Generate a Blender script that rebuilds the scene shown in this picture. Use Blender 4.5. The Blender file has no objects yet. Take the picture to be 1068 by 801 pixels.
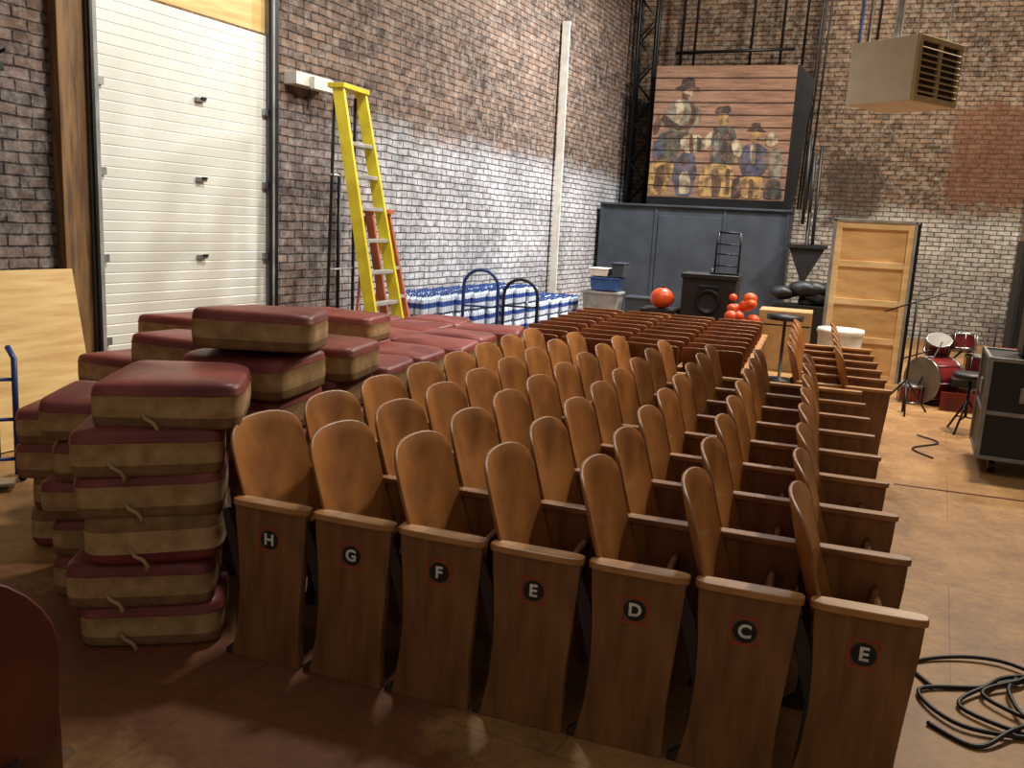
import bpy, math, random
import numpy as np
from mathutils import Vector, Matrix
random.seed(7)
R=random
def lin(c):
    return tuple([((v/255)/12.92 if v/255<=.04045 else ((v/255+.055)/1.055)**2.4) for v in c])+(1,)
scene=bpy.context.scene
scene.view_settings.view_transform='Standard'
# ---------------------------------------------------------------- materials
def newmat(name,rough=.6,metal=0,spec=.5):
    m=bpy.data.materials.new(name);m.use_nodes=True
    nt=m.node_tree;b=nt.nodes['Principled BSDF']
    b.inputs['Roughness'].default_value=rough;b.inputs['Metallic'].default_value=metal
    b.inputs['Specular IOR Level'].default_value=spec
    return m,nt,b
def mat(name,c1,c2=None,rough=.6,metal=0,scale=6,stretch=(1,1,1),bump=0,lo=.35,hi=.65,spec=.5,detail=4,c3=None):
    m,nt,b=newmat(name,rough,metal,spec)
    if c2 is None: c2=tuple(int(v*.82) for v in c1)
    tc=nt.nodes.new('ShaderNodeTexCoord');mp=nt.nodes.new('ShaderNodeMapping');mp.inputs['Scale'].default_value=stretch
    nz=nt.nodes.new('ShaderNodeTexNoise');nz.inputs['Scale'].default_value=scale;nz.inputs['Detail'].default_value=detail
    rp=nt.nodes.new('ShaderNodeValToRGB');rp.color_ramp.elements[0].position=lo;rp.color_ramp.elements[1].position=hi
    rp.color_ramp.elements[0].color=lin(c1);rp.color_ramp.elements[1].color=lin(c2)
    if c3:
        e=rp.color_ramp.elements.new(min(.99,hi+.12));e.color=lin(c3)
    L=nt.links.new
    L(tc.outputs['Object'],mp.inputs[0]);L(mp.outputs[0],nz.inputs['Vector']);L(nz.outputs['Fac'],rp.inputs[0]);L(rp.outputs[0],b.inputs['Base Color'])
    if bump:
        bp=nt.nodes.new('ShaderNodeBump');bp.inputs['Strength'].default_value=bump;bp.inputs['Distance'].default_value=.01
        L(nz.outputs['Fac'],bp.inputs['Height']);L(bp.outputs[0],b.inputs['Normal'])
    return m
def brickmat(name,paint_h,cols,paint=(200,200,198),patch=None,paint_from=None,wear=(.40,.58)):
    m,nt,b=newmat(name,.85,spec=.3);L=nt.links.new;N=nt.nodes.new
    tc=N('ShaderNodeTexCoord');sp=N('ShaderNodeSeparateXYZ');cb=N('ShaderNodeCombineXYZ')
    L(tc.outputs['Object'],sp.inputs[0])
    nw=N('ShaderNodeTexNoise');nw.inputs['Scale'].default_value=3.5;nw.inputs['Detail'].default_value=2;L(tc.outputs['Object'],nw.inputs['Vector'])
    zz=N('ShaderNodeMath');zz.operation='MULTIPLY_ADD';L(nw.outputs['Fac'],zz.inputs[0]);zz.inputs[1].default_value=.04;L(sp.outputs[2],zz.inputs[2])
    L(sp.outputs[0],cb.inputs[0]);L(zz.outputs[0],cb.inputs[1])
    br=N('ShaderNodeTexBrick');L(cb.outputs[0],br.inputs['Vector'])
    br.inputs['Scale'].default_value=1;br.inputs['Brick Width'].default_value=.23;br.inputs['Row Height'].default_value=.084
    br.inputs['Mortar Size'].default_value=.010;br.inputs['Mortar Smooth'].default_value=.6;br.inputs['Bias'].default_value=-.1
    br.inputs['Color1'].default_value=lin(cols[0]);br.inputs['Color2'].default_value=lin(cols[1]);br.inputs['Mortar'].default_value=lin(cols[2])
    n1=N('ShaderNodeTexNoise');n1.inputs['Scale'].default_value=.8;n1.inputs['Detail'].default_value=9;n1.inputs['Roughness'].default_value=.72
    L(tc.outputs['Object'],n1.inputs['Vector'])
    r1=N('ShaderNodeValToRGB');r1.color_ramp.elements[0].position=.38;r1.color_ramp.elements[0].color=(.24,.22,.21,1)
    r1.color_ramp.elements[1].position=.66;r1.color_ramp.elements[1].color=(1.45,1.41,1.39,1)
    L(n1.outputs['Fac'],r1.inputs[0])
    mx=N('ShaderNodeMix');mx.data_type='RGBA';mx.blend_type='MULTIPLY';mx.inputs[0].default_value=.85
    L(br.outputs['Color'],mx.inputs[6]);L(r1.outputs[0],mx.inputs[7])
    n3=N('ShaderNodeTexNoise');n3.inputs['Scale'].default_value=7;n3.inputs['Detail'].default_value=9;n3.inputs['Roughness'].default_value=.82
    L(tc.outputs['Object'],n3.inputs['Vector'])
    r3=N('ShaderNodeValToRGB');r3.color_ramp.elements[0].position=.47;r3.color_ramp.elements[1].position=.66
    r3.color_ramp.elements[1].color=(.75,.75,.75,1);L(n3.outputs['Fac'],r3.inputs[0])
    fl=N('ShaderNodeMix');fl.data_type='RGBA';L(r3.outputs[0],fl.inputs[0]);L(mx.outputs[2],fl.inputs[6]);fl.inputs[7].default_value=lin(cols[3])
    n2=N('ShaderNodeTexNoise');n2.inputs['Scale'].default_value=1.6;n2.inputs['Detail'].default_value=9;n2.inputs['Roughness'].default_value=.72
    L(tc.outputs['Object'],n2.inputs['Vector'])
    ma=N('ShaderNodeMath');ma.operation='MULTIPLY_ADD';L(n2.outputs['Fac'],ma.inputs[0]);ma.inputs[1].default_value=1.1;L(sp.outputs[2],ma.inputs[2])
    mr=N('ShaderNodeMapRange');L(ma.outputs[0],mr.inputs[0]);mr.inputs[1].default_value=paint_h+.40;mr.inputs[2].default_value=paint_h+.70
    mr.inputs[3].default_value=1;mr.inputs[4].default_value=0
    r4=N('ShaderNodeValToRGB');r4.color_ramp.elements[0].position=wear[0];r4.color_ramp.elements[1].position=wear[1];L(n3.outputs['Fac'],r4.inputs[0])
    r4.color_ramp.elements[0].color=(.35,.35,.35,1)
    pm=N('ShaderNodeMath');pm.operation='MULTIPLY';L(mr.outputs[0],pm.inputs[0]);L(r4.outputs[0],pm.inputs[1])
    fac=pm.outputs[0]
    if paint_from is not None:
        mq=N('ShaderNodeMapRange');L(sp.outputs[0],mq.inputs[0]);mq.inputs[1].default_value=paint_from;mq.inputs[2].default_value=paint_from+1.2
        mq.inputs[3].default_value=.15
        p2=N('ShaderNodeMath');p2.operation='MULTIPLY';L(fac,p2.inputs[0]);L(mq.outputs[0],p2.inputs[1]);fac=p2.outputs[0]
    pc=N('ShaderNodeMix');pc.data_type='RGBA';L(br.outputs['Fac'],pc.inputs[0]);pc.inputs[6].default_value=lin(paint);pc.inputs[7].default_value=lin(tuple(int(v*.5) for v in paint))
    st=N('ShaderNodeMix');st.data_type='RGBA';st.blend_type='MULTIPLY';st.inputs[0].default_value=.55;L(pc.outputs[2],st.inputs[6]);L(r1.outputs[0],st.inputs[7])
    fm=N('ShaderNodeMix');fm.data_type='RGBA';L(fac,fm.inputs[0]);L(fl.outputs[2],fm.inputs[6]);L(st.outputs[2],fm.inputs[7])
    out=fm.outputs[2]
    if patch:
        for (x0,x1,z0,z1,col) in patch:
            ns=N('ShaderNodeMath');ns.operation='MULTIPLY_ADD';L(n2.outputs['Fac'],ns.inputs[0]);ns.inputs[1].default_value=1.2;L(sp.outputs[0],ns.inputs[2])
            vs=[]
            for src,lo,hi in ((ns.outputs[0],x0+.6,x1+.6),(ma.outputs[0],z0+.55,z1+.55)):
                a=N('ShaderNodeMapRange');L(src,a.inputs[0]);a.inputs[1].default_value=lo-.06;a.inputs[2].default_value=lo+.06
                c=N('ShaderNodeMapRange');L(src,c.inputs[0]);c.inputs[1].default_value=hi+.06;c.inputs[2].default_value=hi-.06;vs+=[a,c]
            o=vs[0].outputs[0]
            for k in vs[1:]:
                mm=N('ShaderNodeMath');mm.operation='MULTIPLY';L(o,mm.inputs[0]);L(k.outputs[0],mm.inputs[1]);o=mm.outputs[0]
            m8=N('ShaderNodeMath');m8.operation='MULTIPLY';m8.inputs[1].default_value=.7;L(o,m8.inputs[0])
            px=N('ShaderNodeMix');px.data_type='RGBA';L(m8.outputs[0],px.inputs[0]);L(out,px.inputs[6]);px.inputs[7].default_value=lin(col);out=px.outputs[2]
    L(out,b.inputs['Base Color'])
    bp=N('ShaderNodeBump');bp.inputs['Strength'].default_value=1;bp.inputs['Distance'].default_value=.03
    inv=N('ShaderNodeMath');inv.operation='SUBTRACT';inv.inputs[0].default_value=1;L(br.outputs['Fac'],inv.inputs[1])
    ad=N('ShaderNodeMath');ad.operation='ADD';L(inv.outputs[0],ad.inputs[0]);L(n3.outputs['Fac'],ad.inputs[1])
    L(ad.outputs[0],bp.inputs['Height']);L(bp.outputs[0],b.inputs['Normal'])
    return m
M={}
M['brickL']=brickmat('brick_left',2.75,[(130,106,90),(88,74,68),(50,44,42),(182,168,156)],paint=(206,210,218),paint_from=3.3)
M['brickB']=brickmat('brick_back',2.3,[(132,104,82),(88,70,58),(50,44,40),(172,158,140)],paint=(204,200,190),patch=[(4.0,6.8,2.6,4.3,(112,70,48)),(1.9,2.8,2.0,3.2,(66,54,46))])
M['brickR']=brickmat('brick_right',2.3,[(122,92,76),(84,66,58),(62,54,50),(168,152,138)])
M['backwood']=mat('seat_back_veneer',(178,118,62),(120,72,34),rough=.36,scale=4,stretch=(3,1,.6),spec=.5,lo=.3,hi=.7,detail=8)
M['panelwood']=mat('standard_veneer',(138,94,54),(108,70,38),rough=.45,scale=7,stretch=(3,1,.5),detail=7)
M['armwood']=mat('arm_wood',(200,150,94),(158,106,58),rough=.38,scale=9,stretch=(.6,3,1),detail=7)
M['armdark']=mat('arm_wood_dark',(166,114,66),(122,78,42),rough=.42,scale=9,stretch=(.6,3,1))  # darker tone of arm wood for inner standards and seat-back rims
M['seatwood']=mat('seat_pan_veneer',(112,70,38),(80,48,25),rough=.7,scale=6,spec=.2)
M['iron']=mat('painted_iron',(52,34,24),(36,24,18),rough=.7)
M['red']=mat('red_vinyl',(142,70,62),(104,44,40),rough=.45,scale=4,bump=.2,detail=9,spec=.4)
M['tan']=mat('tan_cloth',(186,152,106),(154,120,78),rough=.9,scale=14,bump=.3)
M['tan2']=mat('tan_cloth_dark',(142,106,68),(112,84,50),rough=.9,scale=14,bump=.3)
M['rope']=mat('rope',(184,150,108),rough=.9)
M['black']=mat('black_plastic',(24,24,26),(16,16,18),rough=.5)
M['blackm']=mat('black_metal',(30,30,32),rough=.4,metal=.4)
M['char']=mat('charcoal_paint',(56,64,74),(44,51,60),rough=.6,scale=3)
M['steel']=mat('steel',(170,172,175),(130,132,135),rough=.35,metal=.8)
M['doorw']=mat('door_enamel',(222,222,214),(206,206,198),rough=.4,scale=2)
M['timber']=mat('door_timber',(132,98,58),(86,60,34),rough=.7,scale=6,stretch=(4,4,.4))
M['ply']=mat('plywood',(224,190,126),(200,160,98),rough=.6,scale=4,stretch=(.5,1,5))
M['plyd']=mat('plywood_panel',(226,184,124),(200,156,100),rough=.6,scale=3,stretch=(1,1,4),detail=8)
M['plyr']=mat('plywood_rail',(236,204,152),(212,174,118),rough=.6,scale=3,stretch=(1,1,4))
M['yellow']=mat('yellow_fiberglass',(222,204,40),(200,180,28),rough=.45)
M['orange']=mat('orange_fiberglass',(186,104,72),(156,82,52),rough=.45)
M['alu']=mat('aluminium',(205,205,205),(180,180,180),rough=.35,metal=.5)
M['grey']=mat('grey_frame',(150,150,146),(120,120,116),rough=.5)
M['white']=mat('white_paint',(228,224,212),(208,202,190),rough=.5)
M['whiteh']=mat('heater_enamel',(232,222,200),(220,208,184),rough=.45)
M['beige']=mat('heater_louver',(200,176,130),(186,160,112),rough=.5)
M['darkin']=mat('dark_interior',(60,44,28),rough=.8)
M['blue']=mat('blue_metal',(34,60,128),(26,48,104),rough=.4)
M['pblue']=mat('blue_plastic',(50,86,150),(36,66,120),rough=.4)
M['bottle']=mat('clear_bottle',(208,218,232),(180,196,218),rough=.15)
M['cap']=mat('bottle_label_blue',(54,86,156),(40,68,136),rough=.4)
M['pump']=mat('orange_plastic',(232,98,44),(216,78,30),rough=.4)
M['card']=mat('cardboard',(188,148,98),(168,128,82),rough=.8)
M['redd']=mat('drum_red',(124,30,36),(84,20,26),rough=.3)
M['chrome']=mat('chrome',(160,160,164),rough=.3,metal=1)
M['skin']=mat('drum_head',(130,122,114),rough=.5)
M['decal_r']=mat('decal_red',(196,70,52),rough=.5)
M['decal_w']=mat('decal_white',(240,238,228),rough=.5)
M['redseat']=mat('mahogany_back',(104,46,30),(72,28,20),rough=.45,scale=4,stretch=(1,1,.5))
M['darkback']=mat('dark_seat_back',(146,86,52),(104,56,34),rough=.4,scale=4,stretch=(1,1,.5))
M['pole']=mat('pole_wood',(120,90,60),(96,70,44),rough=.7)
def mural(name,c,wear=.5):
    m,nt,b=newmat(name,.75,spec=.3);L=nt.links.new;N=nt.nodes.new
    tc=N('ShaderNodeTexCoord');mp=N('ShaderNodeMapping');mp.inputs['Scale'].default_value=(.6,1,7);L(tc.outputs['Object'],mp.inputs[0])
    n=N('ShaderNodeTexNoise');n.inputs['Scale'].default_value=3;n.inputs['Detail'].default_value=8;n.inputs['Roughness'].default_value=.7;L(mp.outputs[0],n.inputs['Vector'])
    r=N('ShaderNodeValToRGB');e=r.color_ramp.elements;e[0].position=.3;e[0].color=lin((88,62,50));e[1].position=.7;e[1].color=lin((156,120,98));L(n.outputs['Fac'],r.inputs[0])
    if c is None: L(r.outputs[0],b.inputs['Base Color']);return m
    n2=N('ShaderNodeTexNoise');n2.inputs['Scale'].default_value=4;n2.inputs['Detail'].default_value=10;n2.inputs['Roughness'].default_value=.85;L(tc.outputs['Object'],n2.inputs['Vector'])
    r2=N('ShaderNodeValToRGB');r2.color_ramp.elements[0].position=wear-.10;r2.color_ramp.elements[1].position=wear+.06;r2.color_ramp.elements[1].color=(.9,.9,.9,1);L(n2.outputs['Fac'],r2.inputs[0])
    n3=N('ShaderNodeTexNoise');n3.inputs['Scale'].default_value=7;n3.inputs['Detail'].default_value=7;L(tc.outputs['Object'],n3.inputs['Vector'])
    r3=N('ShaderNodeValToRGB');e=r3.color_ramp.elements;e[0].position=.40;e[0].color=lin(tuple(int(v*.5) for v in c));e[1].position=.60;e[1].color=lin(c);L(n3.outputs['Fac'],r3.inputs[0])
    x=N('ShaderNodeMix');x.data_type='RGBA';L(r2.outputs[0],x.inputs[0]);L(r.outputs[0],x.inputs[6]);L(r3.outputs[0],x.inputs[7]);L(x.outputs[2],b.inputs['Base Color'])
    return m
M['m_plank']=mural('mural_planks',None)
for k,c in dict(m_cream=(180,166,136),m_teal=(58,74,70),m_ochre=(176,142,82),m_blue=(66,76,96),m_grey=(126,122,108),m_black=(42,38,38),m_brown=(88,62,46)).items():
    M[k]=mural(k,c,.44)
def floormat():
    m,nt,b=newmat('hardboard_floor',.5,spec=.35);L=nt.links.new;N=nt.nodes.new
    tc=N('ShaderNodeTexCoord')
    mp=N('ShaderNodeMapping');mp.inputs['Rotation'].default_value=(0,0,math.radians(7));L(tc.outputs['Object'],mp.inputs[0])
    br=N('ShaderNodeTexBrick');L(mp.outputs[0],br.inputs['Vector']);br.inputs['Scale'].default_value=1
    br.inputs['Brick Width'].default_value=2.44;br.inputs['Row Height'].default_value=1.22;br.inputs['Mortar Size'].default_value=.003
    br.inputs['Color1'].default_value=lin((178,136,88));br.inputs['Color2'].default_value=lin((170,128,82));br.inputs['Mortar'].default_value=lin((146,106,68))
    n=N('ShaderNodeTexNoise');n.inputs['Scale'].default_value=1.0;n.inputs['Detail'].default_value=12;n.inputs['Roughness'].default_value=.78;L(tc.outputs['Object'],n.inputs['Vector'])
    r=N('ShaderNodeValToRGB');r.color_ramp.elements[0].position=.36;r.color_ramp.elements[0].color=(.40,.32,.26,1);r.color_ramp.elements[1].position=.60;r.color_ramp.elements[1].color=(1.1,1.08,1.02,1);L(n.outputs['Fac'],r.inputs[0])
    mx=N('ShaderNodeMix');mx.data_type='RGBA';mx.blend_type='MULTIPLY';mx.inputs[0].default_value=.9;L(br.outputs['Color'],mx.inputs[6]);L(r.outputs[0],mx.inputs[7])
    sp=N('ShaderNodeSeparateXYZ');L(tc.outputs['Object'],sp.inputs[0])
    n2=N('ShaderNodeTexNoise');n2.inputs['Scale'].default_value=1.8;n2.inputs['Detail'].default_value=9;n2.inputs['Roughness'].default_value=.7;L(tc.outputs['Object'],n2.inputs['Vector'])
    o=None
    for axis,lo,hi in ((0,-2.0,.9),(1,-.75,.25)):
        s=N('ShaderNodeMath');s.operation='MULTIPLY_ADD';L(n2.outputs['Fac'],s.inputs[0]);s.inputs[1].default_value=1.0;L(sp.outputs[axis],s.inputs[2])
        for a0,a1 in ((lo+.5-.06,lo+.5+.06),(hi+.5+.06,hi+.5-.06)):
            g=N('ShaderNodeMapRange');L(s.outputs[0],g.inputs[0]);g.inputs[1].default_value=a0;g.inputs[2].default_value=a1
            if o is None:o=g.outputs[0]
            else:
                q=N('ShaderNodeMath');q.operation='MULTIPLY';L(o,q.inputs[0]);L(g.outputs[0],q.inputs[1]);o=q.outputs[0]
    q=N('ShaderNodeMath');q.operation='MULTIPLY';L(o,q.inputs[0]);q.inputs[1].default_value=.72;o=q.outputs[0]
    m2=N('ShaderNodeMix');m2.data_type='RGBA';L(o,m2.inputs[0]);L(mx.outputs[2],m2.inputs[6]);m2.inputs[7].default_value=lin((108,50,34))  # dark red patch at the front rows: shadow painted in with red floor paint
    n4=N('ShaderNodeTexNoise');n4.inputs['Scale'].default_value=22;n4.inputs['Detail'].default_value=6;n4.inputs['Roughness'].default_value=.8;L(tc.outputs['Object'],n4.inputs['Vector'])
    r4=N('ShaderNodeValToRGB');r4.color_ramp.elements[0].position=.3;r4.color_ramp.elements[0].color=(.66,.66,.66,1);r4.color_ramp.elements[1].position=.6;L(n4.outputs['Fac'],r4.inputs[0])
    m4=N('ShaderNodeMix');m4.data_type='RGBA';m4.blend_type='MULTIPLY';m4.inputs[0].default_value=1;L(m2.outputs[2],m4.inputs[6]);L(r4.outputs[0],m4.inputs[7])
    L(m4.outputs[2],b.inputs['Base Color'])
    q=N('ShaderNodeMapRange');L(n.outputs['Fac'],q.inputs[0]);q.inputs[3].default_value=.4;q.inputs[4].default_value=.7;L(q.outputs[0],b.inputs['Roughness'])
    return m
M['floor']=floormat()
# ---------------------------------------------------------------- mesh builder
class MB:
    def __init__(s): s.v=[];s.f=[];s.m=[];s.mats=[];s.sm=[]
    def mi(s,k):
        if k not in s.mats:s.mats.append(k)
        return s.mats.index(k)
    def add(s,vs,fs,k,smooth=False,T=None):
        o=len(s.v)
        for p in vs:
            p=Vector(p)
            if T is not None:p=T@p
            s.v.append(tuple(p))
        for f in fs:
            s.f.append([o+i for i in f]);s.m.append(s.mi(k));s.sm.append(smooth)
    def box(s,c,d,k,T=None,rot=None):
        x,y,z=d[0]/2,d[1]/2,d[2]/2
        vs=[Vector(p) for p in [(-x,-y,-z),(x,-y,-z),(x,y,-z),(-x,y,-z),(-x,-y,z),(x,-y,z),(x,y,z),(-x,y,z)]]
        if rot is not None: vs=[rot@p for p in vs]
        vs=[p+Vector(c) for p in vs]
        s.add(vs,[(0,3,2,1),(4,5,6,7),(0,1,5,4),(1,2,6,5),(2,3,7,6),(3,0,4,7)],k,False,T)
    def b2(s,a,b,k,T=None):
        s.box([(a[i]+b[i])/2 for i in range(3)],[abs(b[i]-a[i]) for i in range(3)],k,T)
    def prism(s,poly,a,b,k,axis='y',T=None,smooth=False):
        n=len(poly)
        def P(p,t):
            return {'y':(p[0],t,p[1]),'x':(t,p[0],p[1]),'z':(p[0],p[1],t)}[axis]
        vs=[P(p,a) for p in poly]+[P(p,b) for p in poly]
        s.add(vs,[tuple(range(n)),tuple(reversed(range(n,2*n)))],k,False,T)
        s.add(vs,[(i,n+i,n+(i+1)%n,(i+1)%n) for i in range(n)],k,smooth,T)
    def tube(s,pts,r,k,seg=8,T=None,closed=False,r2=None):
        pts=[Vector(p) for p in pts];n=len(pts);vs=[];up=None
        for i,p in enumerate(pts):
            d=(pts[min(i+1,n-1)]-pts[max(i-1,0)]).normalized()
            if up is None:
                up=Vector((0,0,1)) if abs(d.z)<.9 else Vector((1,0,0))
            a=d.cross(up).normalized();b=a.cross(d).normalized();up=b
            rr=r if r2 is None else r+(r2-r)*i/(n-1)
            for j in range(seg):
                t=2*math.pi*j/seg
                vs.append(p+a*math.cos(t)*rr+b*math.sin(t)*rr)
        fs=[(i*seg+j,i*seg+(j+1)%seg,(i+1)*seg+(j+1)%seg,(i+1)*seg+j) for i in range(n-1) for j in range(seg)]
        s.add(vs,fs,k,True,T)
        s.add(vs[:seg],[tuple(reversed(range(seg)))],k,False,T);s.add(vs[-seg:],[tuple(range(seg))],k,False,T)
    def lathe(s,prof,k,seg=16,T=None,ks=None):
        n=len(prof);vs=[]
        for r,z in prof:
            for j in range(seg):
                t=2*math.pi*j/seg;vs.append((r*math.cos(t),r*math.sin(t),z))
        for i in range(n-1):
            kk=ks[i] if ks else k
            s.add([vs[i*seg+j] for j in range(seg)]+[vs[(i+1)*seg+j] for j in range(seg)],[(j,(j+1)%seg,seg+(j+1)%seg,seg+j) for j in range(seg)],kk,True,T)
    def grid(s,P,nu,nv,k,T=None,closed_u=False):
        vs=[P(i,j) for j in range(nv) for i in range(nu)]
        fs=[(j*nu+i,j*nu+(i+1)%nu,(j+1)*nu+(i+1)%nu,(j+1)*nu+i) for j in range(nv-1) for i in range(nu if closed_u else nu-1)]
        s.add(vs,fs,k,True,T)
    def mesh(s,name):
        me=bpy.data.meshes.new(name);me.from_pydata(s.v,[],s.f)
        for k in s.mats: me.materials.append(M[k])
        me.polygons.foreach_set('material_index',s.m);me.polygons.foreach_set('use_smooth',s.sm);me.update()
        return me
    def obj(s,name,mw=None,bevel=0,parent=None,fix=True):
        me=s.mesh(name)
        if fix:
            import bmesh
            bm=bmesh.new();bm.from_mesh(me);bmesh.ops.remove_doubles(bm,verts=bm.verts,dist=1e-5);bmesh.ops.recalc_face_normals(bm,faces=bm.faces);bm.to_mesh(me);bm.free()
        o=bpy.data.objects.new(name,me);scene.collection.objects.link(o)
        if mw is not None:o.matrix_world=mw
        if parent: o.parent=parent
        if bevel:
            b=o.modifiers.new('bevel','BEVEL');b.width=bevel;b.segments=2;b.limit_method='ANGLE';b.angle_limit=math.radians(40)
        return o
Tr=Matrix.Translation
def Rz(a):return Matrix.Rotation(math.radians(a),4,'Z')
def Rx(a):return Matrix.Rotation(math.radians(a),4,'X')
def Ry(a):return Matrix.Rotation(math.radians(a),4,'Y')
# ---------------------------------------------------------------- camera
f,ph,ro,ps,cx,cy,cz=903.2152,0.1836,0.0526,0.3253,1.8655,-2.7303,1.7635
fw=np.array([-np.sin(ps)*np.cos(ph),np.cos(ps)*np.cos(ph),-np.sin(ph)])
r0=np.array([np.cos(ps),np.sin(ps),0]);u0=np.cross(r0,fw)
rr=np.cos(ro)*r0+np.sin(ro)*u0;uu=np.cos(ro)*u0-np.sin(ro)*r0
cd=bpy.data.cameras.new('camera');cam=bpy.data.objects.new('camera',cd);scene.collection.objects.link(cam)
cam.matrix_world=Matrix(((rr[0],uu[0],-fw[0],cx),(rr[1],uu[1],-fw[1],cy),(rr[2],uu[2],-fw[2],cz),(0,0,0,1)))
cd.sensor_fit='HORIZONTAL';cd.sensor_width=36;cd.lens=f/1068*36;cd.clip_end=200;cd.clip_start=.02
scene.camera=cam
# ---------------------------------------------------------------- room shell
a=math.atan2(.9915,.130)
W=Tr((-3.63,2.3,0))@Matrix.Rotation(a,4,'Z')     # left wall frame : +x along wall, -y into room
m=MB();m.b2((-9,0,0),(13.11,.3,9),'brickL');m.obj('wall_left',W)
m=MB();m.b2((-6,15.3,0),(9,15.6,9),'brickB');m.obj('wall_back')
m=MB();m.b2((-16,0,0),(8,.3,9),'brickR');m.obj('wall_right',Tr((9,8,0))@Rz(-90))
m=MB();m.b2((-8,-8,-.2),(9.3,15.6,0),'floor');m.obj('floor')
# ---------------------------------------------------------------- theatre seats
PITCH=.52;S=.3565
def end_profile():
    L=[(-.158,.635),(-.153,.55),(-.143,.44),(-.140,.30),(-.150,.16),(-.168,.06),(-.182,0)]
    Rr=[(.132,0),(.128,.08),(.128,.18),(.136,.30),(.147,.44),(.156,.55),(.159,.635)]
    return L+Rr
def add_standard(m,y,th,end,armk='armwood'):
    T=Tr((0,y,0))
    m.prism(end_profile(),-th/2,th/2,'panelwood','y',T)
    n=[];hx=.170;hy=.034 if end else .028
    for k in range(24):
        t=2*math.pi*k/24;c,s_=math.cos(t),math.sin(t)
        n.append((hx*abs(c)**.35*(1 if c>0 else -1),hy*abs(s_)**.6*(1 if s_>0 else -1)))
    m.prism(n,.635,.660,'armwood' if end else 'armdark','z',T)
    m.prism([(-.10,.30),(-.15,.30),(-.205,.50),(-.225,.60),(-.20,.61),(-.155,.50)],-.012,.012,'iron','y',T)
    m.prism([(-.12,0),(-.21,0),(-.21,.02),(-.165,.06),(-.15,.30),(-.10,.32)],-.016,.016,'iron','y',T)
def add_back(m,y,k='backwood',flat=False,shape=None):
    nu,nv=17,12
    dr,ex,hh=(.04,5,.84) if flat else (.14,3.0,.93)
    if shape: dr,ex,hh=shape
    def base(i,j):
        u=math.sin((i/(nu-1)-.5)*math.pi);v=j/(nv-1)
        top=hh-dr*(1-(1-min(1,abs(u))**ex)**(1/ex));zb=.36
        z=zb+v*(top-zb);q=(z-zb)/.575
        return (-.088-.175*q**1.15+.052*u*u-.02*math.sin(q*math.pi),y+u*(.226+.024*q),z)
    def F(i,j):return base(i,j)
    def B(i,j):
        p=base(i,j);return (p[0]-.013,p[1],p[2])
    m.grid(F,nu,nv,k);m.grid(B,nu,nv,k)
    rim=[(i,0) for i in range(nu)]+[(nu-1,j) for j in range(1,nv)]+[(i,nv-1) for i in range(nu-2,-1,-1)]+[(0,j) for j in range(nv-2,0,-1)]
    vs=[F(*p) for p in rim]+[B(*p) for p in rim];n=len(rim)
    m.add(vs,[(i,(i+1)%n,n+(i+1)%n,n+i) for i in range(n)],('armwood' if flat else 'armdark') if not k=='redseat' else k,True)
def add_seat(m,y):
    poly=[(-.05,.27),(.0,.26),(.045,.30),(.068,.42),(.072,.545),(.060,.555),(.048,.545),(.02,.43),(-.03,.32)]
    m.prism(poly,y-.235,y+.235,'seatwood','y')
def row_mesh(n,flat):
    m=MB()
    for j in range(n+1):
        add_standard(m,j*PITCH,.04 if j in(0,n) else .03,j in (0,n))
    for j in range(n):
        add_back(m,(j+.5)*PITCH,'darkback' if flat else 'backwood',flat);add_seat(m,(j+.5)*PITCH)
    me=m.mesh('theater_seat_row_%d'%n)
    import bmesh
    bm=bmesh.new();bm.from_mesh(me);bmesh.ops.remove_doubles(bm,verts=bm.verts,dist=1e-5);bmesh.ops.recalc_face_normals(bm,faces=bm.faces);bm.to_mesh(me);bm.free()
    return me
meshes={}
def row(n,mw,letter=None,flat=False):
    if (n,flat) not in meshes: meshes[(n,flat)]=row_mesh(n,flat)
    o=bpy.data.objects.new('theater_seat_row',meshes[(n,flat)]);scene.collection.objects.link(o);o.matrix_world=mw
    b=o.modifiers.new('bevel','BEVEL');b.width=.004;b.segments=2;b.limit_method='ANGLE';b.angle_limit=math.radians(50)
    if letter:
        m=MB();z=.515
        w=.045;t=.005
        for s_ in(-1,1):
            m.b2((s_*w-t/2,-.0225,z-w),(s_*w+t/2,-.0205,z+w),'decal_r');m.b2((-w,-.0225,z+s_*w-t/2),(w,-.0225+.002,z+s_*w+t/2),'decal_r')
        m.prism([(.037*math.cos(k*math.pi/14),z+.037*math.sin(k*math.pi/14)) for k in range(28)],-.0235,-.0205,'black','y')
        m.obj('row_badge',None,parent=o)
        cu=bpy.data.curves.new('row_letter','FONT');cu.body=letter;cu.size=.062;cu.extrude=.0008;cu.offset=.0018;cu.align_x='CENTER';cu.align_y='CENTER'
        cu.materials.append(M['decal_w'])
        t_=bpy.data.objects.new('row_letter',cu);scene.collection.objects.link(t_);t_.parent=o
        t_.matrix_local=Tr((0,-.0245,z))@Rx(90)
    return o
for i,l in enumerate('HGFEDCE'):
    row(8,Tr((i*S,0,0)),l)
for k in range(9):
    row(4,Tr((1.42,4.62+k*.345,0))@Rz(90),flat=True)
row(5,Tr((2.36,4.36,0)));row(5,Tr((2.00,4.36,0)))
# near seat at lower left, seen from behind
m=MB();add_back(m,PITCH/2,'redseat',shape=(.30,2.0,.95));add_seat(m,PITCH/2)
for y in(.14,PITCH-.14):
    T=Tr((0,y,0))
    m.prism([(.10,0),(-.16,0),(-.16,.02),(-.13,.06),(-.09,.37),(-.04,.37),(-.04,.06),(.1,.02)],-.016,.016,'iron','y',T)
m.obj('theater_seat',Tr((.125,-1.10,0))@Rz(138),bevel=.003)
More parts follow.
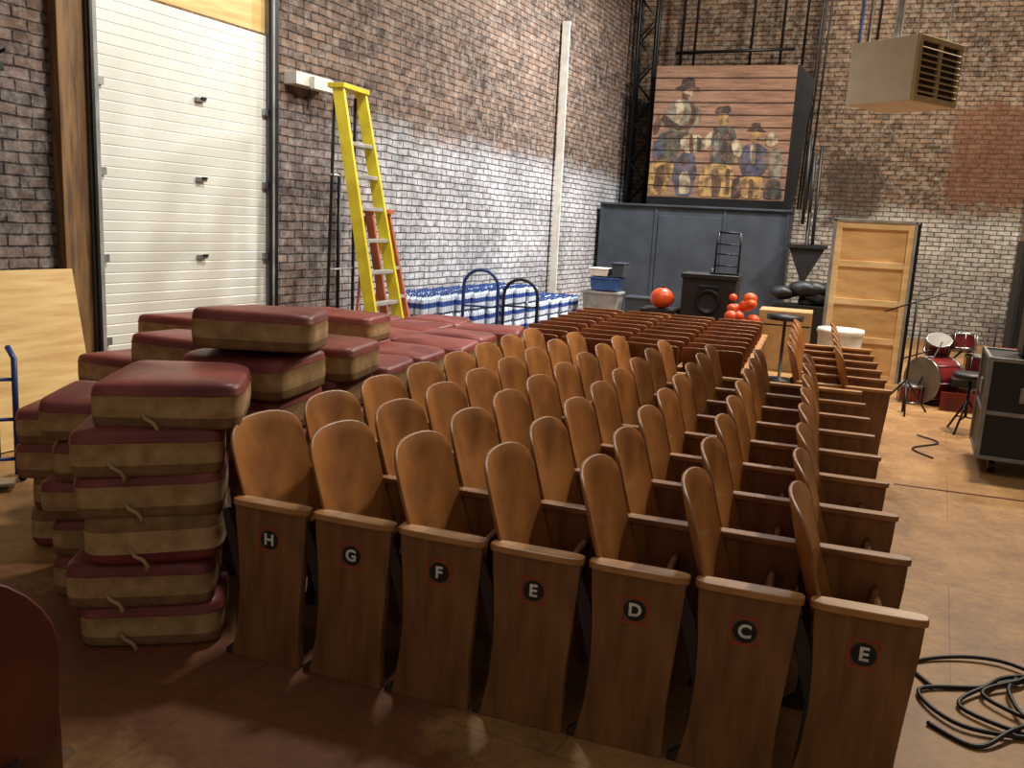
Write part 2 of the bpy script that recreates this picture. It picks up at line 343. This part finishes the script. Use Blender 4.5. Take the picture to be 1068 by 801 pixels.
# ---------------------------------------------------------------- cushions
def cushion(m,T,flip=False):
    seg=36
    a0=R.uniform(-.005,.005);a1=R.uniform(0,6);sc=R.uniform(.97,1.02)
    def ring(s_,z):
        out=[]
        for k in range(seg):
            t=2*math.pi*k/seg;c,q=math.cos(t),math.sin(t)
            x=.275*sc*abs(c)**.27*(1 if c>0 else -1);y=.245*sc*abs(q)**.27*(1 if q>0 else -1)
            x*=1-.05*(y/.245)
            sag=z*(1+.03*math.sin(2*t+a1)*min(1,s_*1.2))+a0*math.sin(t+a1)*min(1,z*8)*s_
            out.append((x*s_,y*s_,sag))
        return out
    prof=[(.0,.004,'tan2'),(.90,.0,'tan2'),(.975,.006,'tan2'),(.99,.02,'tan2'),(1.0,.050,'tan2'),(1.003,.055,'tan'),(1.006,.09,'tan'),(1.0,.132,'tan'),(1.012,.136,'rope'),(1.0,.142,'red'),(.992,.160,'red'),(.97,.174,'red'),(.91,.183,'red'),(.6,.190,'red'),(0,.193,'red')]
    rings=[ring(a_,z) for a_,z,_ in prof]
    if flip: rings=[[(p[0],-p[1],.193-p[2]) for p in r_] for r_ in rings]
    for i in range(len(prof)-1):
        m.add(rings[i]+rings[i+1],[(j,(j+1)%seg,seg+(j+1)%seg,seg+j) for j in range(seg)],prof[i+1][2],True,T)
m=MB()
def stack(x,y,n,rot,jit=.03,step=.180,rj=6,hook=False):
    for k in range(n):
        T=Tr((x+R.uniform(-jit,jit),y+R.uniform(-jit,jit),k*step))@Rz(rot+R.uniform(-rj,rj))@Rx(R.uniform(-2,2))@Ry(R.uniform(-1.5,1.5))
        if k==0:T=Tr((x,y,0.0))@Rz(rot)
        if hook and k==n-1 and hook!=2:T=Tr((x+.05,y+.07,k*step))@Rz(rot-3)@Rx(1)
        cushion(m,T,flip=(R.random()<.2 and k<n-1))
        if hook:
            hx=R.uniform(-.2,.0)
            m.tube([(hx,-.24,.07),(hx+.02,-.262,.05),(hx+.05,-.268,.035),(hx+.065,-.266,.01),(hx+.06,-.262,-.012)],.008,'rope',6,T)
stack(-.625,.10,6,30,.028,.180,hook=True)
stack(-1.10,.42,5,32,hook=2)
stack(-1.66,.80,4,28)
plan={0:[6,6,5,5,5,5,5],1:[6,6,5,6,5,5,5],2:[5,6,6,5,5,5]}
for ix,X in enumerate((-.66,-1.22,-1.78)):
    Y=.86+.22*ix
    for n in plan[ix]:
        stack(X,Y,n,R.choice([0,4,-6,9]),.04);Y+=.53
cushion(m,Tr((-.62,.84,1.11))@Rz(18)@Rx(-3))
m.obj('seat_cushion_pile')
# ---------------------------------------------------------------- left wall : door etc (wall frame)
d0,d1,dt=.46,2.42,3.38
m=MB()
n=40
prof=[]
for k in range(n):
    z0=.02+k*(dt-.02)/n;z1=.02+(k+1)*(dt-.02)/n
    prof+=[(-.056,z0),(-.060,z0+.008),(-.061,z1-.008),(-.056,z1)]
poly=[(-.02,.02)]+prof+[(-.02,dt)]
m.prism(poly,d0+.04,d1-.04,'doorw','x')
for z in (.65,1.32,2.0,2.68):
    m.box(((d0+d1)/2+.1,-.08,z),(.10,.03,.035),'steel');m.box(((d0+d1)/2+.12,-.10,z+.012),(.05,.02,.02),'blackm')
    for x in (d0+.06,d1-.06):
        m.box((x,-.075,z),(.07,.03,.06),'steel')
for x in (d0+.0,d1+.0):
    m.b2((x-.03,-.11,0),(x+.03,-.0,4.6),'grey')
    m.b2((x-.045,-.13,0),(x-.02,-.10,4.6),'blackm')
m.obj('door_1',W)
m=MB();m.b2((d0-.30,-.10,0),(d0-.20,.0,9),'timber');m.b2((d0-.19,-.07,0),(d0-.045,0,9),'timber');m.b2((d1+.045,-.08,0),(d1+.12,0,9),'blackm')
m.b2((d0+.03,-.05,dt),(d1-.03,-.005,dt+.02),'timber')
m.obj('trim_1',W,bevel=.005)
m=MB();m.b2((d0+.035,-.04,dt+.025),(d1-.035,-.005,4.9),'ply');m.obj('plywood_header',W)
m=MB();m.b2((-.32,-.05,2.55),(-.27,-.01,3.1),'blackm');m.b2((-.36,-.07,2.62),(-.23,-.0,2.68),'blackm');m.tube([(-.3,-.03,2.7),(-.26,-.14,2.76)],.012,'blackm');m.obj('wall_switch_lever',W,bevel=.004)
m=MB();m.b2((2.70,-.16,3.0),(3.25,-.0,3.12),'white');m.b2((2.9,-.22,2.98),(3.2,-.16,3.1),'white');m.tube([(3.0,-.08,3.0),(3.0,-.05,2.8)],.01,'black');m.obj('wall_light_fixture',W,bevel=.01)
m=MB();m.tube([(3.55,-.04,0),(3.55,-.04,2.2)],.02,'blackm');m.obj('wall_conduit',W)
T=W@Tr((-.80,-.38,0))@Rx(-11)
m=MB();m.b2((-.97,-.012,.008),(.97,.012,1.27),'ply');m.obj('plywood_sheet',T,bevel=.002)
m=MB()
for s_ in(-.2,.2): m.tube([(s_,0,.05),(s_,0,.78),(s_*.8,.06,.85)],.018,'blue')
for z in(.15,.4,.65): m.tube([(-.2,0,z),(.2,0,z)],.012,'blue')
for x in(-.1,0,.1): m.tube([(x,0,.15),(x,0,.72)],.010,'blue')
m.b2((-.2,-.22,.02),(.2,.0,.035),'steel')
for s_ in(-.22,.22):
    m.tube([(s_-.02,.08,.11),(s_+.02,.08,.11)],.11,'black',14)
m.obj('hand_truck',Tr((-2.86,1.10,0))@Rz(42)@Rx(-6))
# ---------------------------------------------------------------- ladders
def ladder(name,mw,H,run,w,col,rear,rw=.10):
    m=MB()
    for s_ in(-1,1):
        hw_t=w*.72/2
        a0=Vector((0,s_*hw_t,H));b0=Vector((run,s_*w/2,0.0));vs=[]
        for p in(a0,b0):
            for dx,dy in((-rw/2,-.02),(rw/2,-.02),(rw/2,.02),(-rw/2,.02)): vs.append((p.x+dx,p.y+dy,p.z))
        m.add(vs,[(0,1,2,3),(4,7,6,5),(0,4,5,1),(1,5,6,2),(2,6,7,3),(3,7,4,0)],col)
        m.tube([(-.05,s_*hw_t*.9,H-.05),(-rear,s_*w/2*.9,0)],.017,'orange' if col=='orange' else 'blackm',6)
    nst=int(H/.305)
    for k in range(1,nst):
        z=k*.305;t=1-z/H;x=run*t;hw=w*.72/2+(w/2-w*.72/2)*t
        m.b2((x-.045,-hw,z-.022),(x+.045,hw,z+.012),'alu')
    for k in range(1,nst,3):
        z=k*.305;t=1-z/H;xr=-.05-(rear-.05)*t
        m.tube([(xr,-w*.4,z),(xr,w*.4,z)],.010,'alu',6)
    m.b2((-.10,-w*.42,H-.01),(.08,w*.42,H+.035),col)
    return m.obj(name,mw,bevel=.003)
ladder('step_ladder',Tr((-2.58,5.05,0)),2.95,.60,.60,'yellow',.08,.12)
ladder('step_ladder',Tr((-2.60,5.72,0)),1.80,.40,.54,'orange',.15,.09)
m=MB();m.box((0,0,2.53),(.12,.04,4.95),'white');m.obj('lumber_board',Tr((-2.29,11.5,0))@Ry(-.4))
# ---------------------------------------------------------------- water bottles
m=MB()
def bottle(T):
    m.lathe([(0,0),(.032,.0),(.033,.07)],'bottle',7,T);m.lathe([(.034,.07),(.034,.13)],'cap',7,T);m.lathe([(.033,.13),(.03,.17),(.013,.2)],'bottle',7,T);m.lathe([(.014,.2),(.014,.22),(0,.221)],'cap',7,T)
y=6.3
for col in range(12):
    base=-2.98+.131*(y-6.3)
    nz=4 if col<8 else 3
    for zz in range(nz):
        for px in range(2):
            for bx in range(4):
                for by in range(5):
                    if px==0 and bx<3 and zz<nz-1: continue
                    if 0<by<4 and zz<nz-1 and not(px==1 and bx==3): continue
                    bottle(Tr((base+.12+px*.34+bx*.072+R.uniform(-.006,.006),y+by*.072,zz*.225)))
    y+=.40
m.obj('water_bottle_stack',fix=False)
for nm,X,Y,k,Hh in (('dolly',-1.72,6.6,'blue',1.22),('dolly',-1.35,6.95,'black',1.12)):
    m=MB();arc=[(-.2,0,.1)]+[(-.2,0,Hh-.2)]+[(-.2*math.cos(t*math.pi/8),0,Hh-.2+.2*math.sin(t*math.pi/8)) for t in range(1,8)]+[(.2,0,Hh-.2),(.2,0,.1)]
    m.tube(arc,.02,k);
    for z in(.3,.55,.8): m.tube([(-.2,0,z),(.2,0,z)],.012,k)
    m.b2((-.22,-.3,.0),(.22,0,.02),k)
    for s_ in(-.25,.25): m.tube([(s_-.025,.1,.12),(s_+.025,.1,.12)],.12,'black',14)
    m.tube([(-.25,.1,.12),(.25,.1,.12)],.012,'steel')
    m.obj(nm,Tr((X,Y,0))@Rz(15))
# ---------------------------------------------------------------- plastic bins / clutter by the shed
m=MB()
for (x,yy,z,w,h,k) in [(-1.25,10.8,0,.6,.42,'pblue'),(-1.25,10.8,.44,.58,.34,'grey'),(-.6,10.9,0,.5,.45,'card'),(-1.2,10.8,.80,.46,.2,'pblue'),(-.65,10.9,.47,.45,.26,'char'),(-1.3,10.8,1.02,.3,.12,'white'),(-.2,11.1,0,.4,.3,'black'),(-.2,11.1,.32,.36,.2,'card'),(-1.0,10.8,1.02,.2,.22,'char')]:
    m.prism([(x-w*.44,z),(x+w*.44,z),(x+w/2,z+h*.88),(x-w/2,z+h*.88)],yy-.2,yy+.2,k,'y')
    m.b2((x-w*.53,yy-.22,z+h*.88),(x+w*.53,yy+.22,z+h),k)
m.obj('storage_bins',bevel=.01)
# ---------------------------------------------------------------- black shed + mural
m=MB()
X0,X1,Y0,Y1,H=-2.06,1.38,13.6,15.27,2.2
m.prism([(X0,Y0),(X1,Y0),(X1,Y1),(X0+.24,Y1)],0,H,'char','z')
for x in (X0+.03,-1.0,.25,X1-.03): m.b2((x-.03,Y0-.02,0),(x+.03,Y0,H-.0),'char')
m.prism([(X0,Y0-.06),(X1+.02,Y0-.06),(X1+.02,Y1),(X0+.25,Y1)],H,H+.04,'char','z')
m.b2((-.95,Y0-.025,.08),(.20,Y0,H-.15),'char');m.b2((.1,Y0-.06,1.0),(.14,Y0-.02,1.14),'steel')
m.obj('storage_shed',bevel=.008)
m=MB()
bx0,bx1,bz0,bz1,by=-1.27,1.22,2.40,4.76,14.0
npl=11
for k in range(npl):
    z0=bz0+k*(bz1-bz0)/npl;z1=bz0+(k+1)*(bz1-bz0)/npl
    m.b2((bx0,by,z0+.006),(bx1,by+.05,z1-.006),'m_plank')
    m.b2((bx0,by-.019,z0-.006),(bx1,by+.02,z0+.005),'m_black')
m.prism([(bx0,bz0),(bx1,bz0),(bx1,bz1),(bx0,bz1)],by+.05,by+.55,'black','y')
m.b2((bx1,by,2.24),(bx1+.06,by+.6,bz1),'blackm')
m.prism([(bx1+.06,2.24),(bx1+.14,2.24),(bx1+.30,bz1-.25),(bx1+.06,bz1)],by+.1,by+.6,'blackm','y')
m.b2((bx0,by-.02,2.24),(bx1,by+.6,bz0-.01),'blackm')
def mp(px,py): # mural plan coordinates: 150 wide x 144 high
    return (bx0+(px-682)/150*(bx1-bx0),bz1-(py-68)/142*(bz1-bz0))
figs=[
('m_grey',[(700,108),(706,104),(716,103),(728,107),(736,117),(735,128),(727,136),(724,142),(706,140),(694,134),(690,126)]),
('m_cream',[(704,106),(711,103),(716,112),(712,130),(706,128),(708,116)]),
('m_brown',[(722,108),(726,108),(730,124),(722,138),(718,136),(725,122)]),
('m_black',[(690,126),(694,120),(700,124),(712,132),(722,130),(724,134),(712,138),(698,134)]),
('m_cream',[(711,91),(724,91),(724,99),(719,105),(713,102)]),('m_brown',[(712,98),(722,99),(719,105),(714,104)]),
('m_black',[(703,93),(710,90),(711,83),(718,80),(725,83),(726,90),(733,94),(726,95),(712,95)]),
('m_teal',[(690,142),(706,138),(724,140),(730,148),(716,152),(712,166),(706,176),(690,170),(684,158)]),
('m_blue',[(684,150),(692,146),(698,168),(686,172)]),
('m_ochre',[(682,178),(690,170),(704,170),(712,178),(706,190),(702,208),(682,208)]),
('m_brown',[(690,178),(698,174),(702,190),(694,206),(688,200)]),
('m_blue',[(710,168),(722,158),(732,164),(736,182),(732,208),(714,208),(708,188)]),
('m_cream',[(716,186),(724,180),(730,190),(728,206),(718,206)]),
('m_cream',[(714,146),(722,141),(736,142),(742,150),(736,160),(724,162),(716,156)]),
('m_brown',[(724,142),(728,141),(731,160),(726,161)]),('m_teal',[(732,142),(738,146),(738,160),(733,158)]),
('m_black',[(750,117),(753,111),(764,110),(768,116),(764,119),(752,120)]),('m_ochre',[(754,120),(765,119),(766,127),(760,132),(755,128)]),
('m_cream',[(738,152),(744,140),(752,134),(757,140),(748,152),(742,158)]),
('m_teal',[(750,134),(758,131),(770,133),(775,142),(777,158),(774,172),(762,176),(750,172),(748,152)]),
('m_black',[(760,138),(770,136),(772,156),(766,172),(760,168)]),('m_grey',[(752,140),(757,138),(758,160),(752,168)]),
('m_ochre',[(742,176),(752,172),(774,174),(778,190),(776,208),(740,208),(738,194)]),
('m_brown',[(752,180),(758,176),(764,192),(762,208),(754,208)]),('m_brown',[(768,178),(772,178),(774,206),(770,206)]),
('m_black',[(785,137),(790,134),(791,129),(799,128),(801,134),(807,138)]),('m_ochre',[(790,138),(801,138),(801,145),(795,150),(790,146)]),
('m_blue',[(780,158),(788,150),(800,149),(810,156),(811,174),(806,184),(786,184),(780,170)]),
('m_cream',[(791,151),(797,151),(798,170),(793,172)]),
('m_cream',[(807,143),(811,137),(819,139),(820,150),(812,153),(807,150)]),('m_grey',[(812,156),(822,154),(829,168),(826,186),(814,186)]),
('m_ochre',[(784,186),(798,184),(808,186),(808,208),(786,208)]),('m_brown',[(793,188),(798,188),(799,208),(793,208)]),
('m_black',[(775,188),(783,184),(786,208),(776,208)]),('m_cream',[(770,148),(776,144),(783,154),(781,166),(774,162)]),
('m_teal',[(812,188),(826,188),(830,208),(810,208)]),('m_brown',[(684,128),(688,120),(692,128),(690,140),(684,142)])]
RM=random.Random(3)
for kk,(k,pl) in enumerate(figs):
    P=[]
    for i in range(len(pl)):
        x0,y0=pl[i];x1,y1=pl[(i+1)%len(pl)]
        P.append((x0+RM.uniform(-.6,.6),y0+RM.uniform(-.6,.6)));P.append(((x0+x1)/2+RM.uniform(-1.1,1.1),(y0+y1)/2+RM.uniform(-1.1,1.1)))
    P=[mp(*p) for p in P]
    P=[q for i in range(len(P)) for q in ((P[i][0]*.75+P[(i+1)%len(P)][0]*.25,P[i][1]*.75+P[(i+1)%len(P)][1]*.25),(P[i][0]*.25+P[(i+1)%len(P)][0]*.75,P[i][1]*.25+P[(i+1)%len(P)][1]*.75))]
    m.prism(P,by-.003-.0003*kk,by+.001,k,'y')
m.obj('painted_plank_mural')
m=MB()
for x,z0,z1 in((1.60,2.0,3.5),(1.70,1.9,3.2),(1.80,1.2,3.3)): m.tube([(x,13.2,z0),(x-.02,13.2,z1)],.03,'black',8)
m.tube([(1.70,13.2,0),(1.70,13.2,2.2)],.03,'black')
m.prism([(1.42,1.62),(2.02,1.62),(1.84,1.25),(1.70,.95)],13.0,13.4,'black','y')
m.b2((1.40,12.95,1.60),(2.05,13.45,1.66),'black');m.b2((1.42,12.95,0),(2.0,13.45,.04),'black')
m.obj('lighting_stand')
m=MB();tx,ty=-1.62,14.7
for sx in(-.17,.17):
    for sy in(-.12,.12): m.tube([(tx+sx,ty+sy,2.24),(tx+sx,ty+sy,9)],.035,'blackm',6)
z=2.3;sgn=1
while z<8.6:
    for sy in(-.12,.12): m.tube([(tx-.17*sgn,ty+sy,z),(tx+.17*sgn,ty+sy,z+.38)],.02,'blackm',6)
    z+=.38;sgn=-sgn
m.obj('truss_column')
m=MB();yy=14.9
m.tube([(-1.1,yy,5.15),(1.1,yy,5.2)],.03,'blackm')
for x in(-1.0,-.75,.3,.85,1.25): m.tube([(x,yy,4.9),(x+.05,yy,9)],.025,'blackm')
for x in(1.45,1.6,1.5): m.tube([(x,yy,2.3),(x+.12,yy+.1,9)],.02,'black')
m.obj('rigging_pipes')
m=MB()
for x in(2.2,2.35,2.5): m.tube([(x,15.2,5.0),(x+.1,15.2,9)],.02,'pblue' if x<2.3 else 'blackm')
m.obj('electrical_conduits')
# ---------------------------------------------------------------- heater
A=Vector((.44,6.99,0));B=Vector((.09,7.6,0));C=Vector((.86,7.55,0))
ctr=(B+C)/2;off=Vector((1.8655,-2.7303,0))
ang=math.degrees(math.atan2((C-A).y,(C-A).x))
T=Tr(off+ctr+Vector((.02,0,2.80)))@Rz(ang)
m=MB();h=.285;H=.46
m.b2((-h,-h+.03,0),(h,h,H),'whiteh')
m.b2((-h,-h,0),(h,-h+.03,.04),'beige');m.b2((-h,-h,H-.04),(h,-h+.03,H),'beige')
for x in(-h,-.02,h-.04): m.b2((x,-h,.04),(x+.04,-h+.03,H-.04),'beige')
m.b2((-h+.04,-h+.022,.04),(h-.04,-h+.032,H-.04),'darkin')
for k in range(8):
    m.box((0,-h+.008,.07+k*.044),(2*h-.05,.04,.008),'beige',rot=Matrix.Rotation(math.radians(30),3,'X'))
for sx in(-.2,.2):
    for sy in(-.2,.2): m.tube([(sx,sy,H),(sx,sy,H+5.7)],.008,'alu',6)
m.tube([(0,.1,H),(.0,.1,H+5.7)],.025,'steel',10)
m.obj('unit_heater',T,bevel=.004)
# ---------------------------------------------------------------- plywood backed flat panel
ox,oy=1.8655,-2.7303
m=MB();x0,x1,y0=ox+.22,ox+1.13,oy+11.9
m.b2((x0,y0+.035,0),(x1,y0+.14,2.0),'plyd')
for x in(x0,x1-.07): m.b2((x,y0,0),(x+.07,y0+.05,2.0),'plyr')
for z in(0,.48,.96,1.44,1.92): m.b2((x0+.07,y0+.005,z),(x1-.07,y0+.05,z+.08),'plyr')
m.b2((x0-.04,y0-.01,0),(x0,y0+.16,2.03),'grey');m.b2((x1,y0-.01,0),(x1+.03,y0+.16,2.03),'grey');m.b2((x1+.03,y0,0),(x1+.07,y0+.3,2.03),'blackm');m.b2((x0-.04,y0-.01,2.0),(x1+.05,y0+.16,2.04),'grey')
m.obj('framed_plywood_flat',bevel=.004)
m=MB();m.lathe([(0,0),(.24,0),(.26,.03),(.25,.3),(.27,.32),(.25,.34),(.26,.62),(.28,.66),(.27,.7),(.0,.71)],'white',24);m.obj('white_barrel',Tr((2.26,8.6,0)))
# ---------------------------------------------------------------- speaker, luggage cart, pumpkin etc
T=Tr((.70,8.2,0))
m=MB();m.b2((-.32,-.28,.02),(.32,.28,1.24),'black')
for z,r_ in((.4,.22),(.95,.15)): 
    m.lathe([(r_,0),(r_+.01,.01),(r_-.02,.02),(.05,-.03),(0,-.02)],'blackm',20,Tr((0,-.285,z))@Rx(90))
m.b2((-.34,-.3,1.22),(.34,.3,1.28),'black');m.b2((-.12,-.3,1.1),(.12,-.28,1.15),'blackm')
m.obj('pa_speaker',T,bevel=.02)
m=MB()
for s_ in(-.14,.14): m.tube([(s_,0,.0),(s_,0.02,.38),(s_*.9,.08,.50)],.013,'blackm',6)
m.tube([(-.126,.08,.50),(.126,.08,.50)],.014,'blackm',6)
for z in(.1,.24,.36): m.tube([(-.14,0,z),(.14,0,z)],.010,'blackm',6)
m.b2((-.17,-.2,0),(.17,.02,.02),'blackm')
m.obj('luggage_cart',Tr((.86,8.2,1.282)))
m=MB()
def pumpkin(T,r):
    n=24;prof=[(math.sin(t*math.pi/10),-math.cos(t*math.pi/10)) for t in range(11)]
    def P(i,j):
        th=2*math.pi*i/n;q=prof[j];rib=1-.07*abs(math.sin(th*4));return (q[0]*r*rib*math.cos(th),q[0]*r*rib*math.sin(th),q[1]*r*.86+r*.86)
    m.grid(P,n,11,'pump',T,True);m.tube([(0,0,r*1.65),(.01,0,r*1.95)],r*.12,'m_teal',6,T)
pumpkin(Tr((0,0,.82)),.15)
m.obj('toy_pumpkin',Tr((.14,8.0,0)))
m=MB()
m.b2((-.22,-.25,.78),(.22,.25,.82),'black')
for s_ in(-.19,.19):
    for t in(-.2,.2): m.b2((s_-.02,t-.02,0),(s_+.02,t+.02,.78),'black')
m.obj('small_table',Tr((.12,8.1,0)),bevel=.004)
m=MB();
for k in range(20): pumpkin(Tr((R.uniform(-.15,.15),R.uniform(-.1,.1),.5+k*.026)),R.uniform(.05,.085))
m.b2((-.2,-.2,0),(.2,.2,.5),'card')
m.obj('orange_decorations',Tr((1.12,7.70,0)))
m=MB();m.b2((-.34,-.3,.0),(.34,.3,.60),'card');m.b2((-.34,-.3,.62),(.34,.3,.80),'card');m.obj('cardboard_box',Tr((1.58,9.6,0)),bevel=.006)
m=MB()
for k in range(10):
    n=16;cx_,cy_,cz_=R.uniform(-.4,.4),R.uniform(-.1,.1),R.uniform(.78,1.1);rx=R.uniform(.12,.22)
    def P(i,j,cx_=cx_,cy_=cy_,cz_=cz_,rx=rx):
        th=2*math.pi*i/n;q=j*math.pi/8;w=1+.15*math.sin(3*th+q*2);return (cx_+rx*math.sin(q)*math.cos(th)*w,cy_+rx*math.sin(q)*math.sin(th)*w,cz_-rx*.6*math.cos(q))
    m.grid(P,n,9,'black',None,True)
m.b2((-.5,-.3,0),(.5,.3,.8),'black')
m.obj('black_equipment_bags',Tr((1.85,10.8,0)))
m=MB();m.lathe([(0,0),(.2,0),(.2,.02),(.02,.04),(.02,.74),(.22,.76),(.22,.82),(0,.83)],'black',16);m.obj('bar_stool',Tr((1.60,8.5,0)))
# ---------------------------------------------------------------- right side : road case, monitor, drums
m=MB();w,dp,h=1.1,.75,.82
m.b2((0,0,.14),(w,dp,h+.1),'black')
for x in(0,w):
    for yy in(0,dp):
        m.b2((x-.02,yy-.02,.13),(x+.02,yy+.02,h+.12),'grey')
for z in(.14,.5,h+.1):
    for yy in(0,dp): m.b2((0,yy-.012,z-.016),(w,yy+.012,z+.016),'grey')
    for x in(0,w): m.b2((x-.012,0,z-.016),(x+.012,dp,z+.016),'grey')
for x in(.3,.8): m.b2((x-.07,-.02,.60),(x+.07,.0,.72),'grey');m.b2((-.02,.3,.60),(0,.45,.72),'grey')
for x in(.12,w-.12):
    for yy in(.12,dp-.12): m.tube([(x-.025,yy,.06),(x+.025,yy,.06)],.06,'blackm',14);m.b2((x-.05,yy-.04,.10),(x+.05,yy+.04,.14),'steel')
m.obj('road_case',Tr((3.24,4.78,0))@Rz(-6),bevel=.005)
m=MB();m.b2((0,0,0),(.5,.4,.42),'black');m.b2((.03,-.012,.03),(.47,0,.39),'blackm');m.obj('stage_monitor',Tr((3.48,4.95,.938))@Rz(-6),bevel=.015)
m=MB()
def drum(T,r,h,n=24):
    m.lathe([(r,0),(r,h)],'redd',n,T);m.lathe([(0,h+.004),(r,h+.004)],'skin',n,T);m.lathe([(0,-.004),(r,-.004)],'skin',n,T)
    for z in(-.005,h-.02): m.lathe([(r,z),(r+.010,z),(r+.010,z+.025),(r,z+.025)],'chrome',n,T)
    for k in range(8):
        t=k*math.pi/4;m.tube([((r+.012)*math.cos(t),(r+.012)*math.sin(t),0),((r+.012)*math.cos(t),(r+.012)*math.sin(t),h)],.005,'chrome',5,T)
drum(Tr((0,0,.27))@Rz(-50)@Rx(90),.25,.36)
drum(Tr((.36,.1,.24)),.17,.32);drum(Tr((-.12,.1,.56))@Rx(32),.13,.18);drum(Tr((.14,.1,.6))@Rx(-14),.13,.18)
drum(Tr((.2,-.3,.0)),.16,.26);drum(Tr((-.35,-.2,.0))@Rz(30),.14,.2)
for x,yy,hh in((-.3,.3,.85),(.5,.35,.95)):
    m.tube([(x,yy,0),(x,yy,hh)],.010,'blackm',6)
    for k in range(3): m.tube([(x,yy,.3),(x+.25*math.cos(k*2.1),yy+.25*math.sin(k*2.1),0)],.009,'blackm',6)
for k in range(3):m.tube([(.36+.17*math.cos(k*2.1),.1+.17*math.sin(k*2.1),.35),(.36+.2*math.cos(k*2.1),.1+.2*math.sin(k*2.1),0)],.008,'chrome',6)
m.tube([(-.12,.1,.56),(0,0,.45)],.012,'chrome');m.tube([(.14,.1,.6),(0,0,.45)],.012,'chrome')
m.tube([(-.5,-.3,.5),(.3,.3,.75)],.008,'blackm',6);m.tube([(-.4,-.35,.0),(-.1,-.1,.7)],.008,'blackm',6);m.tube([(.5,-.4,.0),(.3,-.1,.8)],.008,'blackm',6)
m.b2((-.1,-.55,0),(.25,-.5,.2),'redd');m.b2((.0,-.48,.26),(.35,-.2,.34),'black')
m.obj('drum_kit',Tr((3.42,8.1,0)))
m=MB()
m.b2((0,0,0),(.5,.4,.45),'black');m.b2((.05,.05,.45),(.4,.35,.6),'redd');m.b2((.5,.1,0),(.9,.5,.7),'black');m.b2((.55,.1,.7),(.8,.4,.85),'card')
m.obj('equipment_boxes',Tr((4.05,8.6,0))@Rz(8),bevel=.01)
m=MB()
m.lathe([(0,.52),(.15,.52),(.17,.55),(.15,.58),(0,.58)],'black',20)
m.tube([(0,0,.15),(0,0,.52)],.015,'blackm')
for k in range(3): m.tube([(0,0,.32),(.22*math.cos(k*2.1),.22*math.sin(k*2.1),0.0)],.011,'blackm',6);m.tube([(0,0,.15),(.13*math.cos(k*2.1),.13*math.sin(k*2.1),.13)],.008,'blackm',6)
m.obj('drum_stool',Tr((3.40,6.45,0)))
m=MB();m.tube([(0,0,0),(0,0,1.2)],.012,'blackm');
for k in range(3): m.tube([(0,0,.35),(.28*math.cos(k*2.1+.5),.28*math.sin(k*2.1+.5),0.0)],.010,'blackm',6)
m.tube([(-.3,0,1.05),(.25,0,1.28)],.008,'blackm',6);m.obj('microphone_stand',Tr((2.92,7.2,0)))
m=MB();m.box((0,0,2.9),(.14,.1,5.8),'pole');m.obj('timber_post',Tr((5.36,15.0,0)))
m=MB();m.b2((0,0,0),(1.3,.5,1.9),'black');m.b2((.05,-.02,.1),(1.25,0,1.85),'blackm');m.obj('equipment_cabinet',Tr((5.0,13.2,0)),bevel=.02)
m=MB()
def cable(pts,r=.009):
    P=[Vector(p) for p in pts];out=[]
    for i in range(len(P)-1):
        p0=P[max(i-1,0)];p1=P[i];p2=P[i+1];p3=P[min(i+2,len(P)-1)]
        for k in range(8):
            t=k/8;out.append(.5*((2*p1)+(-p0+p2)*t+(2*p0-5*p1+4*p2-p3)*t*t+(-p0+3*p1-3*p2+p3)*t**3))
    out.append(P[-1]);m.tube(out,r,'black',6)
for c in range(4):
    pts=[];x0,y0=2.88+.10*c,.86+.07*c
    for k in range(9+c):
        t=k*.8+c*1.3;r_=.30+.10*math.sin(k*1.7+c*2)
        pts.append((x0+r_*1.25*math.cos(t),y0+r_*.85*math.sin(t),.01+.004*(k%3)+.006*c))
    cable(pts)
cable([(2.45,.6,.01),(2.6,.5,.01),(2.75,.65,.03),(3.0,.9,.02),(3.4,1.3,.01),(3.9,1.5,.01)])
cable([(2.5,.9,.01),(2.45,1.1,.01),(2.8,1.25,.02),(3.2,1.0,.02),(3.8,1.1,.01)])
m.obj('cable_coil')
m=MB();cable([(2.95,6.0,.01),(3.1,5.75,.01),(2.85,5.4,.01),(2.98,5.1,.01)],.007);m.obj('floor_cable')
m=MB();m.box((3.7,4.1,.002),(2.2,.025,.003),'redseat');m.obj('floor_tape')
m=MB();m.lathe([(0,.008),(.05,.008),(.06,0)],'pole',24);m.obj('floor_socket_cover',Tr((-.28,-.80,0)))
# ---------------------------------------------------------------- lights
def area(name,loc,tgt,size,e,col,spread=180):
    l=bpy.data.lights.new(name,'AREA');l.size=size;l.energy=e;l.color=col;l.spread=math.radians(spread)
    o=bpy.data.objects.new(name,l);scene.collection.objects.link(o);o.location=loc
    d=Vector(tgt)-Vector(loc);o.rotation_euler=d.to_track_quat('-Z','Y').to_euler();return o
area('ceiling_work_light',(3.6,6.4,5.8),(1.0,2.2,0),.35,360,(1,.87,.68))
area('stage_work_light',(1.2,10.5,6.6),(-2.5,9.8,1.2),.6,430,(.98,.99,1),130)
area('door_work_light',(-.3,3.3,6.5),(-3.6,3.6,1.4),.6,170,(1,.98,.92),140)
area('side_work_light',(5.2,8.8,6.2),(4.2,11.5,0),.6,430,(1,.90,.74))
area('back_wall_work_light',(3.0,10.5,7.2),(2.6,15.3,2.2),.8,330,(1,.93,.82))
w=bpy.data.worlds.new('world');scene.world=w;w.use_nodes=True
w.node_tree.nodes['Background'].inputs[0].default_value=(1,.91,.80,1);w.node_tree.nodes['Background'].inputs[1].default_value=.24
